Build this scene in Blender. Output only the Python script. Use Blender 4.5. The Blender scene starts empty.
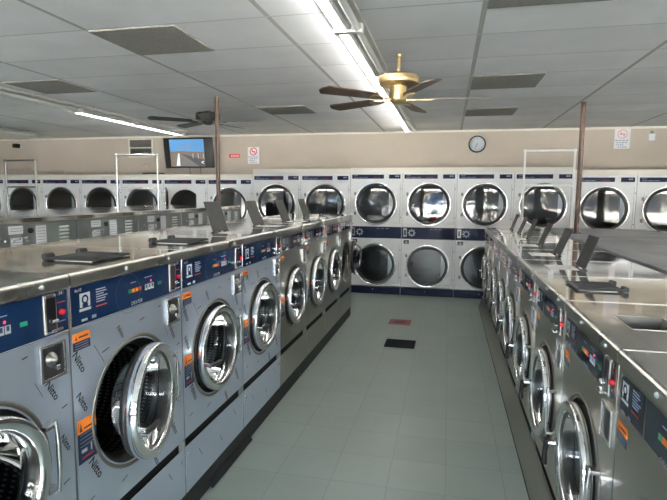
import bpy, bmesh, math, random
from mathutils import Matrix, Vector
random.seed(7)
PI = math.pi
SC = bpy.context.scene
COL = SC.collection

# ------------------------------------------------------------------ materials
def new_mat(name):
    m = bpy.data.materials.new(name); m.use_nodes = True
    nt = m.node_tree
    return m, nt, nt.nodes, nt.links, nt.nodes['Principled BSDF']

def mat(name, col, rough=.5, metal=0, noise=0, nscale=8, bump=0, bscale=40, stretch=(1, 1, 1), rvar=0, spec=None, coat=0):
    """Principled surface with procedural colour / roughness variation."""
    m, nt, N, L, b = new_mat(name)
    b.inputs['Base Color'].default_value = (*col, 1)
    b.inputs['Roughness'].default_value = rough
    b.inputs['Metallic'].default_value = metal
    if spec is not None: b.inputs['Specular IOR Level'].default_value = spec
    if coat:
        b.inputs['Coat Weight'].default_value = coat
        b.inputs['Coat Roughness'].default_value = .06
    tc = N.new('ShaderNodeTexCoord'); mp = N.new('ShaderNodeMapping')
    mp.inputs['Scale'].default_value = stretch
    L.new(tc.outputs['Object'], mp.inputs['Vector'])
    if noise or rvar:
        nz = N.new('ShaderNodeTexNoise'); nz.inputs['Scale'].default_value = nscale
        nz.inputs['Detail'].default_value = 4
        L.new(mp.outputs[0], nz.inputs['Vector'])
        if noise:
            mr = N.new('ShaderNodeMapRange')
            mr.inputs['From Min'].default_value = .3; mr.inputs['From Max'].default_value = .7
            mr.inputs['To Min'].default_value = 1 - noise; mr.inputs['To Max'].default_value = 1 + noise
            L.new(nz.outputs['Fac'], mr.inputs['Value'])
            hv = N.new('ShaderNodeHueSaturation'); hv.inputs['Color'].default_value = (*col, 1)
            L.new(mr.outputs[0], hv.inputs['Value']); L.new(hv.outputs[0], b.inputs['Base Color'])
        if rvar:
            mr = N.new('ShaderNodeMapRange')
            mr.inputs['From Min'].default_value = .3; mr.inputs['From Max'].default_value = .7
            mr.inputs['To Min'].default_value = max(.02, rough - rvar); mr.inputs['To Max'].default_value = rough + rvar
            L.new(nz.outputs['Fac'], mr.inputs['Value']); L.new(mr.outputs[0], b.inputs['Roughness'])
    if bump:
        nz2 = N.new('ShaderNodeTexNoise'); nz2.inputs['Scale'].default_value = bscale
        L.new(mp.outputs[0], nz2.inputs['Vector'])
        bp = N.new('ShaderNodeBump'); bp.inputs['Strength'].default_value = bump; bp.inputs['Distance'].default_value = .01
        L.new(nz2.outputs['Fac'], bp.inputs['Height']); L.new(bp.outputs[0], b.inputs['Normal'])
    return m

def emit(name, col, strength):
    m, nt, N, L, b = new_mat(name)
    b.inputs['Base Color'].default_value = (*col, 1)
    b.inputs['Emission Color'].default_value = (*col, 1)
    b.inputs['Emission Strength'].default_value = strength
    return m

def glass(name, tint, rough=.015, gain=1.0):
    m, nt, N, L, b = new_mat(name)
    N.remove(b)
    out = N['Material Output']
    tr = N.new('ShaderNodeBsdfTransparent'); tr.inputs[0].default_value = (*tint, 1)
    gl = N.new('ShaderNodeBsdfGlossy'); gl.inputs['Roughness'].default_value = rough
    gl.inputs['Color'].default_value = (1, 1, 1, 1)
    fr = N.new('ShaderNodeFresnel'); fr.inputs['IOR'].default_value = 1.52
    mu = N.new('ShaderNodeMath'); mu.operation = 'MULTIPLY'; mu.inputs[1].default_value = gain; mu.use_clamp = True
    L.new(fr.outputs[0], mu.inputs[0])
    mx = N.new('ShaderNodeMixShader')
    L.new(mu.outputs[0], mx.inputs[0]); L.new(tr.outputs[0], mx.inputs[1]); L.new(gl.outputs[0], mx.inputs[2])
    L.new(mx.outputs[0], out.inputs['Surface'])
    return m

def grid_mask(N, L, vec, x0, px, wx, y0, py, wy):
    """1 on the lines of a grid, and the cell indices."""
    sep = N.new('ShaderNodeSeparateXYZ'); L.new(vec, sep.inputs[0])
    res = []; cells = []
    for ax, o, p, w in ((0, x0, px, wx), (1, y0, py, wy)):
        a = N.new('ShaderNodeMath'); a.operation = 'SUBTRACT'; L.new(sep.outputs[ax], a.inputs[0]); a.inputs[1].default_value = o
        d = N.new('ShaderNodeMath'); d.operation = 'DIVIDE'; L.new(a.outputs[0], d.inputs[0]); d.inputs[1].default_value = p
        fl = N.new('ShaderNodeMath'); fl.operation = 'FLOOR'; L.new(d.outputs[0], fl.inputs[0]); cells.append(fl)
        pp = N.new('ShaderNodeMath'); pp.operation = 'PINGPONG'; L.new(d.outputs[0], pp.inputs[0]); pp.inputs[1].default_value = .5
        lt = N.new('ShaderNodeMath'); lt.operation = 'LESS_THAN'; L.new(pp.outputs[0], lt.inputs[0]); lt.inputs[1].default_value = w / p / 2
        res.append(lt)
    cb = N.new('ShaderNodeCombineXYZ'); L.new(cells[0].outputs[0], cb.inputs[0]); L.new(cells[1].outputs[0], cb.inputs[1])
    wn = N.new('ShaderNodeTexWhiteNoise'); wn.noise_dimensions = '2D'; L.new(cb.outputs[0], wn.inputs['Vector'])
    return res, wn

def tile_mat(name, col, linecol, grid, rough, var, nscale, namp, line2=None, coat=0):
    m, nt, N, L, b = new_mat(name)
    b.inputs['Roughness'].default_value = rough
    tc = N.new('ShaderNodeTexCoord')
    (gx, gy), wn = grid_mask(N, L, tc.outputs['Object'], *grid)
    nz = N.new('ShaderNodeTexNoise'); nz.inputs['Scale'].default_value = nscale; nz.inputs['Detail'].default_value = 5
    L.new(tc.outputs['Object'], nz.inputs['Vector'])
    mr = N.new('ShaderNodeMapRange'); mr.inputs['To Min'].default_value = 1 - var; mr.inputs['To Max'].default_value = 1 + var
    L.new(wn.outputs['Value'], mr.inputs['Value'])
    mr2 = N.new('ShaderNodeMapRange'); mr2.inputs['From Min'].default_value = .3; mr2.inputs['From Max'].default_value = .7
    mr2.inputs['To Min'].default_value = 1 - namp; mr2.inputs['To Max'].default_value = 1 + namp
    L.new(nz.outputs['Fac'], mr2.inputs['Value'])
    mu = N.new('ShaderNodeMath'); mu.operation = 'MULTIPLY'; L.new(mr.outputs[0], mu.inputs[0]); L.new(mr2.outputs[0], mu.inputs[1])
    hv = N.new('ShaderNodeHueSaturation'); hv.inputs['Color'].default_value = (*col, 1); L.new(mu.outputs[0], hv.inputs['Value'])
    m1 = N.new('ShaderNodeMix'); m1.data_type = 'RGBA'; L.new(gx.outputs[0], m1.inputs['Factor'])
    L.new(hv.outputs[0], m1.inputs['A']); m1.inputs['B'].default_value = (*linecol, 1)
    m2 = N.new('ShaderNodeMix'); m2.data_type = 'RGBA'; L.new(gy.outputs[0], m2.inputs['Factor'])
    L.new(m1.outputs['Result'], m2.inputs['A']); m2.inputs['B'].default_value = (*(line2 or linecol), 1)
    L.new(m2.outputs['Result'], b.inputs['Base Color'])
    mx = N.new('ShaderNodeMath'); mx.operation = 'MAXIMUM'; L.new(gx.outputs[0], mx.inputs[0]); L.new(gy.outputs[0], mx.inputs[1])
    bp = N.new('ShaderNodeBump'); bp.invert = True; bp.inputs['Strength'].default_value = .5; bp.inputs['Distance'].default_value = .004
    L.new(mx.outputs[0], bp.inputs['Height']); L.new(bp.outputs[0], b.inputs['Normal'])
    if coat: b.inputs['Coat Weight'].default_value = coat; b.inputs['Coat Roughness'].default_value = .30
    return m

def drum_mat():
    m, nt, N, L, b = new_mat('drum_hole_glints')
    b.inputs['Metallic'].default_value = .8; b.inputs['Roughness'].default_value = .35
    uv = N.new('ShaderNodeUVMap')
    mp = N.new('ShaderNodeMapping'); mp.inputs['Scale'].default_value = (96, 34, 1)
    L.new(uv.outputs[0], mp.inputs['Vector'])
    fr = N.new('ShaderNodeVectorMath'); fr.operation = 'FRACTION'; L.new(mp.outputs[0], fr.inputs[0])
    ds = N.new('ShaderNodeVectorMath'); ds.operation = 'DISTANCE'; L.new(fr.outputs[0], ds.inputs[0]); ds.inputs[1].default_value = (.5, .5, 0)
    lt = N.new('ShaderNodeMath'); lt.operation = 'LESS_THAN'; L.new(ds.outputs['Value'], lt.inputs[0]); lt.inputs[1].default_value = .24
    mx = N.new('ShaderNodeMix'); mx.data_type = 'RGBA'; L.new(lt.outputs[0], mx.inputs['Factor'])
    mx.inputs['A'].default_value = (.022, .022, .024, 1); mx.inputs['B'].default_value = (.26, .27, .29, 1)  # pale dots paint the reflections at the drum holes
    L.new(mx.outputs['Result'], b.inputs['Base Color'])
    return m

M = {}
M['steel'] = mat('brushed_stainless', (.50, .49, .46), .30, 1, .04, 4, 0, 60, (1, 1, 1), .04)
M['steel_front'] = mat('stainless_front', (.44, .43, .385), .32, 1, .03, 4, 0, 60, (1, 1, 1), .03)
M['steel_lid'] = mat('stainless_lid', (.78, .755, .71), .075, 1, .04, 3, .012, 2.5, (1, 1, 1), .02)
M['film'] = mat('stainless_under_blue_film', (.53, .60, .715), .34, .65, .05, 4, .04, 12, (1, 1, 1), .05)
M['chrome'] = mat('chrome', (.82, .83, .85), .07, 1, .02, 5)
M['chrome_dull'] = mat('dull_chrome', (.62, .62, .62), .22, 1, .04, 9)
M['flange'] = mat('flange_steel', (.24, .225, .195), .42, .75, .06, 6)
M['throat'] = mat('shaded_throat_steel', (.10, .095, .085), .34, .7, .08, 6)  # shade of the door recess put into the steel's colour
M['rubber'] = mat('black_rubber', (.015, .015, .016), .5, 0, .1, 20)
M['black'] = mat('black_plastic', (.012, .012, .013), .4, 0, .1, 20)
M['gap'] = mat('dark_gap', (.01, .01, .011), .8)
M['navy'] = mat('navy_panel', (.006, .022, .075), .16, 0, .1, 5)
M['slate'] = mat('slate_panel', (.010, .022, .045), .10, 0, .1, 5)
M['navy_matte'] = mat('navy_dryer_panel', (.008, .014, .043), .45, 0, .15, 9, spec=.15)
M['white'] = mat('white_print', (.50, .53, .56), .5)
M['greyprint'] = mat('grey_print', (.30, .34, .42), .5)
M['faint'] = mat('faint_print', (.05, .08, .15), .5)
M['redprint'] = mat('red_print', (.55, .04, .03), .5)
M['red'] = mat('red_button', (.55, .012, .02), .25, 0, .05, 20)
M['pink'] = emit('pink_light', (.9, .05, .16), .5)
M['ledg'] = mat('green_light', (.02, .26, .14), .3)
M['ledo'] = mat('amber_print', (.75, .22, .02), .4)
M['orange'] = mat('orange_label', (.90, .22, .015), .45, 0, .04, 20)
M['labelnavy'] = mat('navy_label', (.012, .03, .085), .4, 0, .05, 20)
M['slot'] = mat('coin_slot_steel', (.30, .29, .27), .35, 1, .08, 30)
M['drum'] = drum_mat()
M['tub'] = mat('dark_tub', (.03, .03, .032), .4, .6, .1, 10)
M['bowl'] = glass('door_glass', (.55, .60, .66), .01, .75)
M['dglass'] = glass('dryer_glass', (.72, .77, .80), .008, 1.3)
M['flap'] = mat('soap_flap_plastic', (.060, .060, .060), .65, 0, .12, 14, .12, 120, spec=.25)
M['plinth'] = mat('black_plinth', (.018, .018, .018), .55, 0, .2, 6)
M['dryer'] = mat('white_powder_coat', (.73, .74, .74), .38, 0, .05, 60, .06, 180)
M['dryer_line'] = mat('seam_grey', (.22, .23, .24), .6)
M['dgasket'] = mat('dryer_gasket', (.02, .021, .02), .45, 0, .1, 20)
M['ddrum'] = mat('dryer_drum', (.10, .105, .105), .55, .3, .12, 6)
M['galv'] = mat('galvanised_back', (.30, .33, .33), .36, .75, .12, 5, .03, 8)
M['sidegrey'] = mat('grey_cabinet_side', (.24, .245, .24), .55, .15, .06, 5)
M['louver'] = mat('highlit_louver', (.86, .87, .87), .35, .25, .04, 9)  # pale colour carries the highlights on the pressed louvers
M['paper'] = mat('paper', (.72, .74, .76), .7, 0, .04, 30)
M['ink'] = mat('ink', (.035, .035, .045), .7)
M['cover'] = mat('grey_chase_cover', (.25, .255, .265), .6, 0, .22, 3, .1, 20)
M['tancover'] = mat('tan_chase_cover', (.36, .33, .28), .35, .4, .1, 3)
M['wall'] = mat('beige_wall_paint', (.465, .41, .342), .75, 0, .035, 1.2, .05, 90)
M['trimw'] = mat('cream_trim', (.70, .67, .58), .6, 0, .03, 5)
M['stain'] = mat('wall_patch', (.45, .36, .27), .8, 0, .2, 14)
M['pole'] = mat('brown_pole_paint', (.105, .06, .04), .4, 0, .2, 18)
M['tube_on'] = emit('lit_tube', (1, .97, .93), 13)
M['tube_off'] = mat('unlit_tube', (.75, .76, .74), .3)
M['fixture'] = mat('fixture_enamel', (.68, .67, .63), .4, 0, .06, 6)
M['brass'] = mat('antique_brass', (.60, .46, .24), .38, 1, .12, 12)
M['blade'] = mat('walnut_blade', (.085, .05, .035), .4, 0, .25, 7, 0, 40, (1, 6, 6))
M['bronze'] = mat('dark_bronze_fan', (.03, .028, .025), .4, .3, .15, 12)
M['ceilvent'] = mat('vent_grey', (.235, .225, .205), .75, 0, .2, 90)
M['ventdark'] = mat('dark_vent_paint', (.10, .095, .088), .6, 0, .15, 20)
M['tvblack'] = mat('tv_black', (.008, .008, .009), .25)
M['sky1'] = emit('screen_sky', (.055, .19, .40), .30)
M['sky2'] = emit('screen_haze', (.10, .18, .30), .28)
M['scr_land'] = emit('screen_land', (.13, .10, .075), .3)
M['scr_road'] = emit('screen_road', (.10, .09, .085), .5)
M['scr_rail'] = emit('screen_rail', (.035, .035, .04), .4)
M['scr_white'] = emit('screen_white', (.50, .56, .66), .4)
M['clockface'] = mat('clock_face', (.70, .72, .72), .3)
M['signred'] = mat('sign_red', (.60, .05, .05), .45)
M['signpink'] = mat('sign_faded_red', (.70, .42, .42), .5)
M['blue_cloth'] = mat('blue_cloth', (.16, .33, .68), .85, 0, .2, 10, .4, 20)
M['red_cloth'] = mat('red_cloth', (.55, .03, .05), .85, 0, .2, 10, .4, 20)
M['white_cloth'] = mat('white_cloth', (.62, .60, .56), .85, 0, .15, 10, .4, 20)
M['floormat'] = mat('black_floor_plate', (.012, .014, .014), .8, 0, .2, 20, spec=.1)
M['floordecal'] = mat('red_floor_decal', (.27, .06, .055), .5, 0, .25, 20)
M['cartwhite'] = mat('white_cart_enamel', (.88, .88, .87), .3, 0, .04, 12)
M['asphalt'] = mat('concrete_ground', (.40, .38, .36), .9, 0, .2, 3)
M['facade'] = mat('facade_stucco', (.13, .12, .105), .8, 0, .1, 2)
M['carpaint'] = mat('car_paint', (.12, .22, .40), .2, .3)
M['carwhite'] = mat('car_white', (.7, .7, .7), .2)
M['winglass'] = glass('window_glass', (.94, .96, .97), .005)
M['alu'] = mat('aluminium_frame', (.35, .35, .34), .4, .8, .06, 9)
M['floor'] = tile_mat('floor_vinyl_tile', (.255, .30, .27), (.185, .215, .19), (.03, .305, .004, .1, .305, .004), .55, .035, 2.2, .05, coat=.35)
M['ceiling'] = tile_mat('ceiling_tile', (.80, .81, .815), (.45, .44, .42), (.1608, 1.2192, .030, 2.92, .58, .016), .85, .05, 1.6, .07, (.60, .60, .60))

# ------------------------------------------------------------------ mesh kit
class MB:
    """Collects faces for ONE mesh object; several materials allowed."""
    def __init__(s): s.v = []; s.f = []; s.fm = []; s.fs = []; s.mats = []; s.uv = {}
    def mi(s, m):
        if m not in s.mats: s.mats.append(m)
        return s.mats.index(m)
    def add(s, vs, fs, m, smooth=False, T=None, uvs=None):
        o = len(s.v); i = s.mi(m)
        s.v += [tuple(T @ Vector(v)) if T is not None else tuple(v) for v in vs]
        for k, f in enumerate(fs):
            if uvs: s.uv[len(s.f)] = uvs[k]
            s.f.append([o + a for a in f]); s.fm.append(i); s.fs.append(smooth)
        return s
    def box(s, x0, x1, y0, y1, z0, z1, m, bev=0, T=None):
        if bev:
            bm = bmesh.new()
            bmesh.ops.create_cube(bm, size=1)
            for v in bm.verts:
                v.co = Vector(((x0 + x1) / 2 + v.co.x * (x1 - x0), (y0 + y1) / 2 + v.co.y * (y1 - y0), (z0 + z1) / 2 + v.co.z * (z1 - z0)))
            bmesh.ops.bevel(bm, geom=bm.edges[:], offset=bev, segments=2, affect='EDGES', profile=.5)
            bm.verts.index_update()
            s.add([v.co[:] for v in bm.verts], [[v.index for v in f.verts] for f in bm.faces], m, False, T)
            bm.free(); return s
        vs = [(x, y, z) for x in (x0, x1) for y in (y0, y1) for z in (z0, z1)]
        return s.add(vs, [(0, 1, 3, 2), (4, 6, 7, 5), (0, 4, 5, 1), (2, 3, 7, 6), (0, 2, 6, 4), (1, 5, 7, 3)], m, False, T)
    def quad(s, pts, m): return s.add(pts, [tuple(range(len(pts)))], m)
    def lathe(s, prof, m, seg=48, T=None, smooth=True, close=False):
        """profile of (r, y) turned about the local y axis (towards -y is outwards)."""
        n = len(prof); vs = []; fs = []; uvs = []
        for k in range(seg):
            a = 2 * PI * k / seg
            for r, y in prof: vs.append((r * math.cos(a), y, r * math.sin(a)))
        rng = n if close else n - 1
        for k in range(seg):
            k2 = (k + 1) % seg
            for j in range(rng):
                j2 = (j + 1) % n
                fs.append((k * n + j, k * n + j2, k2 * n + j2, k2 * n + j))
                u0, u1, v0, v1 = k / seg, (k + 1) / seg, j / max(1, n - 1), (j + 1) / max(1, n - 1)
                uvs.append([(u0, v0), (u0, v1), (u1, v1), (u1, v0)])
        return s.add(vs, fs, m, smooth, T, uvs)
    def tube(s, pts, r, m, seg=10, caps=True):
        pts = [Vector(p) for p in pts]; rings = []
        up = None
        for i, p in enumerate(pts):
            d = (pts[min(i + 1, len(pts) - 1)] - pts[max(i - 1, 0)]).normalized()
            if up is None:
                up = d.orthogonal().normalized()
            else:
                up = (up - d * up.dot(d)).normalized()
            q = d.cross(up)
            rr = r[i] if isinstance(r, (list, tuple)) else r
            rings.append([p + rr * (math.cos(2 * PI * k / seg) * up + math.sin(2 * PI * k / seg) * q) for k in range(seg)])
        vs = [v for ring in rings for v in ring]; fs = []
        for i in range(len(pts) - 1):
            for k in range(seg):
                k2 = (k + 1) % seg
                fs.append((i * seg + k, i * seg + k2, (i + 1) * seg + k2, (i + 1) * seg + k))
        s.add(vs, fs, m, True)
        if caps:
            s.add([v for v in rings[0]], [tuple(range(seg))[::-1]], m); s.add([v for v in rings[-1]], [tuple(range(seg))], m)
        return s
    def disc(s, c, r, m, ny=-1, seg=24):
        """disc facing the local -y direction"""
        vs = [(c[0] + r * math.cos(2 * PI * k / seg), c[1], c[2] + r * math.sin(2 * PI * k / seg)) for k in range(seg)]
        return s.add(vs, [tuple(range(seg))], m)
    def ring(s, c, r0, r1, m, seg=24):
        vs = []; fs = []
        for k in range(seg):
            a = 2 * PI * k / seg
            for r in (r0, r1): vs.append((c[0] + r * math.cos(a), c[1], c[2] + r * math.sin(a)))
        for k in range(seg):
            k2 = (k + 1) % seg; fs.append((2 * k, 2 * k + 1, 2 * k2 + 1, 2 * k2))
        return s.add(vs, fs, m)
    def text(s, st, x, y, z, size, m, T=None, shear=0, align='CENTER', ang=0):
        """lettering in the local xz plane facing -y"""
        vs, fs = text_geo(st, align)
        c, sn = math.cos(ang), math.sin(ang); out = []
        for a, b in vs:
            a, b = (a + shear * b) * size, b * size
            out.append((x + a * c - b * sn, y, z + a * sn + b * c))
        return s.add(out, fs, m, False, T)
    def build(s, name, parent=None, loc=None, rot=None, mods=None):
        me = bpy.data.meshes.new(name)
        me.from_pydata(s.v, [], s.f)
        for m in s.mats: me.materials.append(m)
        me.polygons.foreach_set('material_index', s.fm)
        me.polygons.foreach_set('use_smooth', s.fs)
        if s.uv:
            uvl = me.uv_layers.new(name='UVMap')
            for p in me.polygons:
                if p.index in s.uv:
                    for li, uv in zip(p.loop_indices, s.uv[p.index]): uvl.data[li].uv = uv
        bm = bmesh.new(); bm.from_mesh(me)
        bmesh.ops.recalc_face_normals(bm, faces=bm.faces[:]); bm.to_mesh(me); bm.free()
        me.update()
        o = bpy.data.objects.new(name, me); COL.objects.link(o)
        if parent: o.parent = parent
        if loc: o.location = loc
        if rot: o.rotation_euler = rot
        return o

_TX = {}
def text_geo(st, align):
    if (st, align) in _TX: return _TX[(st, align)]
    cu = bpy.data.curves.new('lettering', 'FONT'); cu.body = st; cu.size = 1; cu.align_x = align; cu.resolution_u = 2; cu.offset = .018 if st == 'Nitto' else 0
    ob = bpy.data.objects.new('lettering', cu)
    COL.objects.link(ob)
    dg = bpy.context.evaluated_depsgraph_get(); dg.update()
    me = bpy.data.meshes.new_from_object(ob.evaluated_get(dg))
    r = ([(v.co.x, v.co.y) for v in me.vertices], [tuple(p.vertices) for p in me.polygons])
    bpy.data.objects.remove(ob); bpy.data.curves.remove(cu); bpy.data.meshes.remove(me)
    _TX[(st, align)] = r
    return r

def tag(o, label, cat, group=None, kind=None):
    o['label'] = label; o['category'] = cat
    if group: o['group'] = group
    if kind: o['kind'] = kind
    return o
def thing(name, label, cat, loc=(0, 0, 0), rz=0, group=None):
    o = bpy.data.objects.new(name, None); COL.objects.link(o)
    o.empty_display_size = .1
    o.location = loc; o.rotation_euler = (0, 0, rz)
    return tag(o, label, cat, group)
def struct(o, label=None, cat=None):
    o['kind'] = 'structure'
    if label: o['label'] = label
    if cat: o['category'] = cat
    return o
def base(o): return o.name.split('.')[0]
def dup(root, loc, rz, label, skip=()):
    r = root.copy(); COL.objects.link(r); r.location = loc; r.rotation_euler = (0, 0, rz); r['label'] = label
    for ch in list(root.children):
        if base(ch) in skip: continue
        c = ch.copy(); COL.objects.link(c); c.parent = r
        for g in list(ch.children):
            d = g.copy(); COL.objects.link(d); d.parent = c
    return r
def child(o, name):
    for c in o.children:
        if base(c) == name: return c

def plate_hole(mb, x0, x1, z0, z1, cx, cz, r, y, m, seg=48):
    """flat plate at depth y with a round hole"""
    vs = []; fs = []
    for k in range(seg):
        a = 2 * PI * k / seg + PI / 4
        c, s_ = math.cos(a), math.sin(a)
        vs.append((cx + r * c, y, cz + r * s_))
        tx = ((x1 - cx) / c if c > 1e-9 else (x0 - cx) / c if c < -1e-9 else 1e9)
        tz = ((z1 - cz) / s_ if s_ > 1e-9 else (z0 - cz) / s_ if s_ < -1e-9 else 1e9)
        t = min(tx, tz); vs.append((cx + t * c, y, cz + t * s_))
    for k in range(seg):
        k2 = (k + 1) % seg; fs.append((2 * k, 2 * k + 1, 2 * k2 + 1, 2 * k2))
    mb.add(vs, fs, m)
    # corners of the rectangle
    for px, pz in ((x0, z0), (x1, z0), (x0, z1), (x1, z1)):
        best = sorted(range(seg), key=lambda k: (vs[2 * k + 1][0] - px) ** 2 + (vs[2 * k + 1][2] - pz) ** 2)
        on_x = [k for k in best if abs(vs[2 * k + 1][0] - px) < 1e-6]; on_z = [k for k in best if abs(vs[2 * k + 1][2] - pz) < 1e-6]
        if on_x and on_z and on_x[0] != on_z[0]:
            mb.add([vs[2 * on_x[0] + 1], vs[2 * on_z[0] + 1], (px, y, pz)], [(0, 1, 2)], m)

# ------------------------------------------------------------------ washers
WZ = 1.107          # height of a washer above its own floor line
HALF = .347         # half width
DEP = .80           # depth
DC = (-.015, .560)  # centre of the door opening (x, z)

def make_washer(style, zb, label, group, DEP=.80):
    film = style == 'film'
    fm = M['film'] if film else M['steel_front']
    root = thing('washing_machine', label, 'washing machine', group=group)
    # cabinet shell
    b = MB()
    b.box(-HALF, -HALF + .004, 0.002, DEP, zb, 1.066, M['sidegrey'])
    b.box(HALF - .004, HALF, 0.002, DEP, zb, 1.066, M['sidegrey'])
    b.box(-HALF + .004, HALF - .004, DEP - .004, DEP, zb, 1.066, M['galv'])
    b.box(-HALF + .004, HALF - .004, .004, DEP - .004, zb, zb + .01, M['gap'])
    b.box(-HALF + .004, HALF - .004, .030, .036, zb + .02, .230, M['gap'])
    b.box(-HALF + .004, HALF - .004, .004, .012, .918, 1.066, M['gap'])
    b.build('cabinet', root)
    # front panel with the round opening
    p = MB(); plate_hole(p, -HALF + .003, HALF - .003, .213, .922, DC[0], DC[1], .236, 0, fm)
    for x in (-HALF + .003, HALF - .003): p.box(x - .0015, x + .0015, 0, .02, .213, .922, fm)
    p.box(-HALF + .003, HALF - .003, 0, .02, .211, .213, fm)
    if film:
        for i, (x, z, a, sz) in enumerate(((-.325, .80, -1.05, .038), (-.27, .40, -1.05, .044), (-.318, .66, -1.05, .036), (.255, .75, -1.05, .034), (.245, .31, -1.05, .038), (.10, .235, -1.05, .034), (-.10, .845, -1.0, .026), (.30, .56, -1.05, .030))):
            p.text('Nitto', x, -.0012, z, sz, M['ink'], ang=a, shear=.1)
        for x, z, a, l in ((-.20, .80, .2, .04), (.03, .86, .2, .03), (.16, .885, .15, .02), (-.12, .27, .3, .035), (.20, .80, -1.1, .06), (-.24, .84, -1.0, .09), (.29, .43, .2, .03), (-.30, .30, .25, .03), (.3, .68, .2, .025)):
            c, s_ = math.cos(a) * l, math.sin(a) * l
            p.quad([(x, -.001, z), (x + c, -.001, z + s_), (x + c, -.001, z + s_ + .004), (x, -.001, z + .004)], M['ink'])
    p.build('front_panel', root)
    # lower access panel
    p = MB(); p.box(-HALF + .003, HALF - .003, 0, .003, zb + .002, .168, fm, .001)
    for x in (-.31, .31): p.lathe([(0, -.004), (.007, -.003), (.008, 0)], M['chrome_dull'], 12, Matrix.Translation((x, 0, .12)))
    if film:
        for x, z, a, l in ((-.22, .10, -1.0, .06), (.02, .05, -1.0, .05), (.20, .12, -1.0, .05)):
            c, s_ = math.cos(a) * l, math.sin(a) * l
            p.quad([(x, -.001, z), (x + c, -.001, z + s_), (x + c + .004, -.001, z + s_), (x + .004, -.001, z)], M['ink'])
    p.build('lower_panel', root)
    # tub and drum
    T = Matrix.Translation((DC[0], 0, DC[1]))
    d = MB()
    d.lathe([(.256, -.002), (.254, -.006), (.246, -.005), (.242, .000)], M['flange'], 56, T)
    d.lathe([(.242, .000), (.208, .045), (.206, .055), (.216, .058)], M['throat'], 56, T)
    d.lathe([(.252, -.004), (.252, .002)], M['flange'], 56, T)
    d.build('door_ring', root)
    d = MB(); d.lathe([(.214, .058), (.232, .062), (.238, .08), (.238, .44)], M['drum'], 56, T)
    d.lathe([(.238, .44), (.10, .455), (0, .455)], M['drum'], 56, T)
    for k in range(3):
        a = .6 + k * 2 * PI / 3
        d.box(-.03, .03, .09, .43, .185, .235, M['chrome_dull'], .012, T @ Matrix.Rotation(a, 4, 'Y'))
    d.build('drum', root)
    # door, hung on its right-hand edge
    HX = .238
    door = MB(); T2 = Matrix.Translation((-HX, 0, 0))
    door.lathe([(.188, .030), (.204, .028), (.212, .016), (.213, .004), (.206, .000)], M['rubber'], 56, T2)
    door.lathe([(.206, .002), (.217, .000), (.220, -.006), (.220, -.034), (.217, -.040), (.211, -.0425), (.190, -.040), (.185, -.037), (.182, -.030)], M['chrome'], 72, T2)
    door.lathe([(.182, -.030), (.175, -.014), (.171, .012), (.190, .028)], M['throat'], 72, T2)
    door_o = door.build('door', root, (DC[0] + HX, -.004, DC[1]))
    g = MB(); g.lathe([(.180, -.022), (.172, -.014), (.164, .02), (.152, .07), (.130, .10), (.07, .115), (0, .118)], M['bowl'], 56, T2)
    g.build('door_glass', door_o)
    h = MB()
    h.tube([(-HX - .203, -.036, -.03), (-HX - .207, -.070, -.03)], .011, M['chrome'], 12)
    if zb < -.01:
        h.tube([(-HX - .210, -.070, -.03), (-HX - .16, -.076, -.036), (-HX - .11, -.076, -.040)], [.012, .011, .012], M['black'], 12)
    else:
        h.tube([(-HX - .207, -.072, -.020), (-HX - .209, -.078, -.07), (-HX - .209, -.078, -.125)], [.012, .010, .012], M['black'], 12)
    h.build('door_handle', door_o)
    h = MB()
    h.tube([(.012, -.030, -.115), (.014, -.034, -.05), (.014, -.034, .05), (.012, -.030, .115)], [.005, .0075, .0075, .005], M['chrome_dull'], 12)
    for z in (-.1, .1): h.box(-.024, .018, -.030, .004, z - .007, z + .007, M['chrome_dull'], .003)
    h.build('hinge', door_o)
    # control panel
    c = MB()
    edge = M['chrome_dull'] if film else M['steel_front']
    c.box(-HALF + .002, HALF - .002, -.004, .006, .923, 1.064, edge, .0015)
    y = -.0055; ins = M['navy'] if film else M['slate']
    if film:
        c.quad([(-HALF + .006, y, .929), (HALF - .006, y, .929), (HALF - .006, y, 1.058), (-HALF + .006, y, 1.058)], ins)
        c.quad([(-HALF + .004, y + .0006, .926), (HALF - .004, y + .0006, .926), (HALF - .004, y + .0006, .928), (-HALF + .004, y + .0006, .928)], M['white'])
    else:
        for x0, x1 in ((-.318, -.145), (-.132, .205), (.222, .318)):
            c.quad([(x0, y, .940), (x1, y, .940), (x1, y, 1.046), (x0, y, 1.046)], ins)
    cp = c.build('control_panel', root)
    t = MB(); y = -.0065
    # maker's emblem: white square with a drum sign
    t.quad([(-.305, y, .985), (-.255, y, .985), (-.255, y, 1.032), (-.305, y, 1.032)], M['white'])
    t.ring((-.280, y - .0006, 1.010), .009, .016, M['navy'], 20)
    t.quad([(-.293, y - .0006, .985), (-.267, y - .0006, .985), (-.267, y - .0006, .997), (-.293, y - .0006, .997)], M['navy'])
    t.quad([(-.308, y, .972), (-.252, y, .972), (-.252, y, .981), (-.308, y, .981)], M['white'])
    t.text('4x10', -.312, y, 1.040, .016, M['white'], align='CENTER', shear=.2)
    for k in range(6):
        t.quad([(-.225, y, 1.030 - k * .0085), (-.225 + (.05, .055, .04, .06, .05, .045)[k], y, 1.030 - k * .0085), (-.225 + (.05, .055, .04, .06, .05, .045)[k], y, 1.034 - k * .0085), (-.225, y, 1.034 - k * .0085)], M['greyprint'])
    t.quad([(-.228, y, .972), (-.170, y, .972), (-.170, y, .976), (-.228, y, .976)], M['redprint'])
    t.quad([(-.300, y, .938), (-.272, y, .938), (-.272, y, .946), (-.300, y, .946)], M['white'])
    t.quad([(-.250, y, .938), (-.228, y, .938), (-.228, y, .949), (-.250, y, .949)], M['greyprint'])
    if film:
        t.ring((-.045, y + .0002, .985), .074, .0750, M['faint'], 40)
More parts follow.
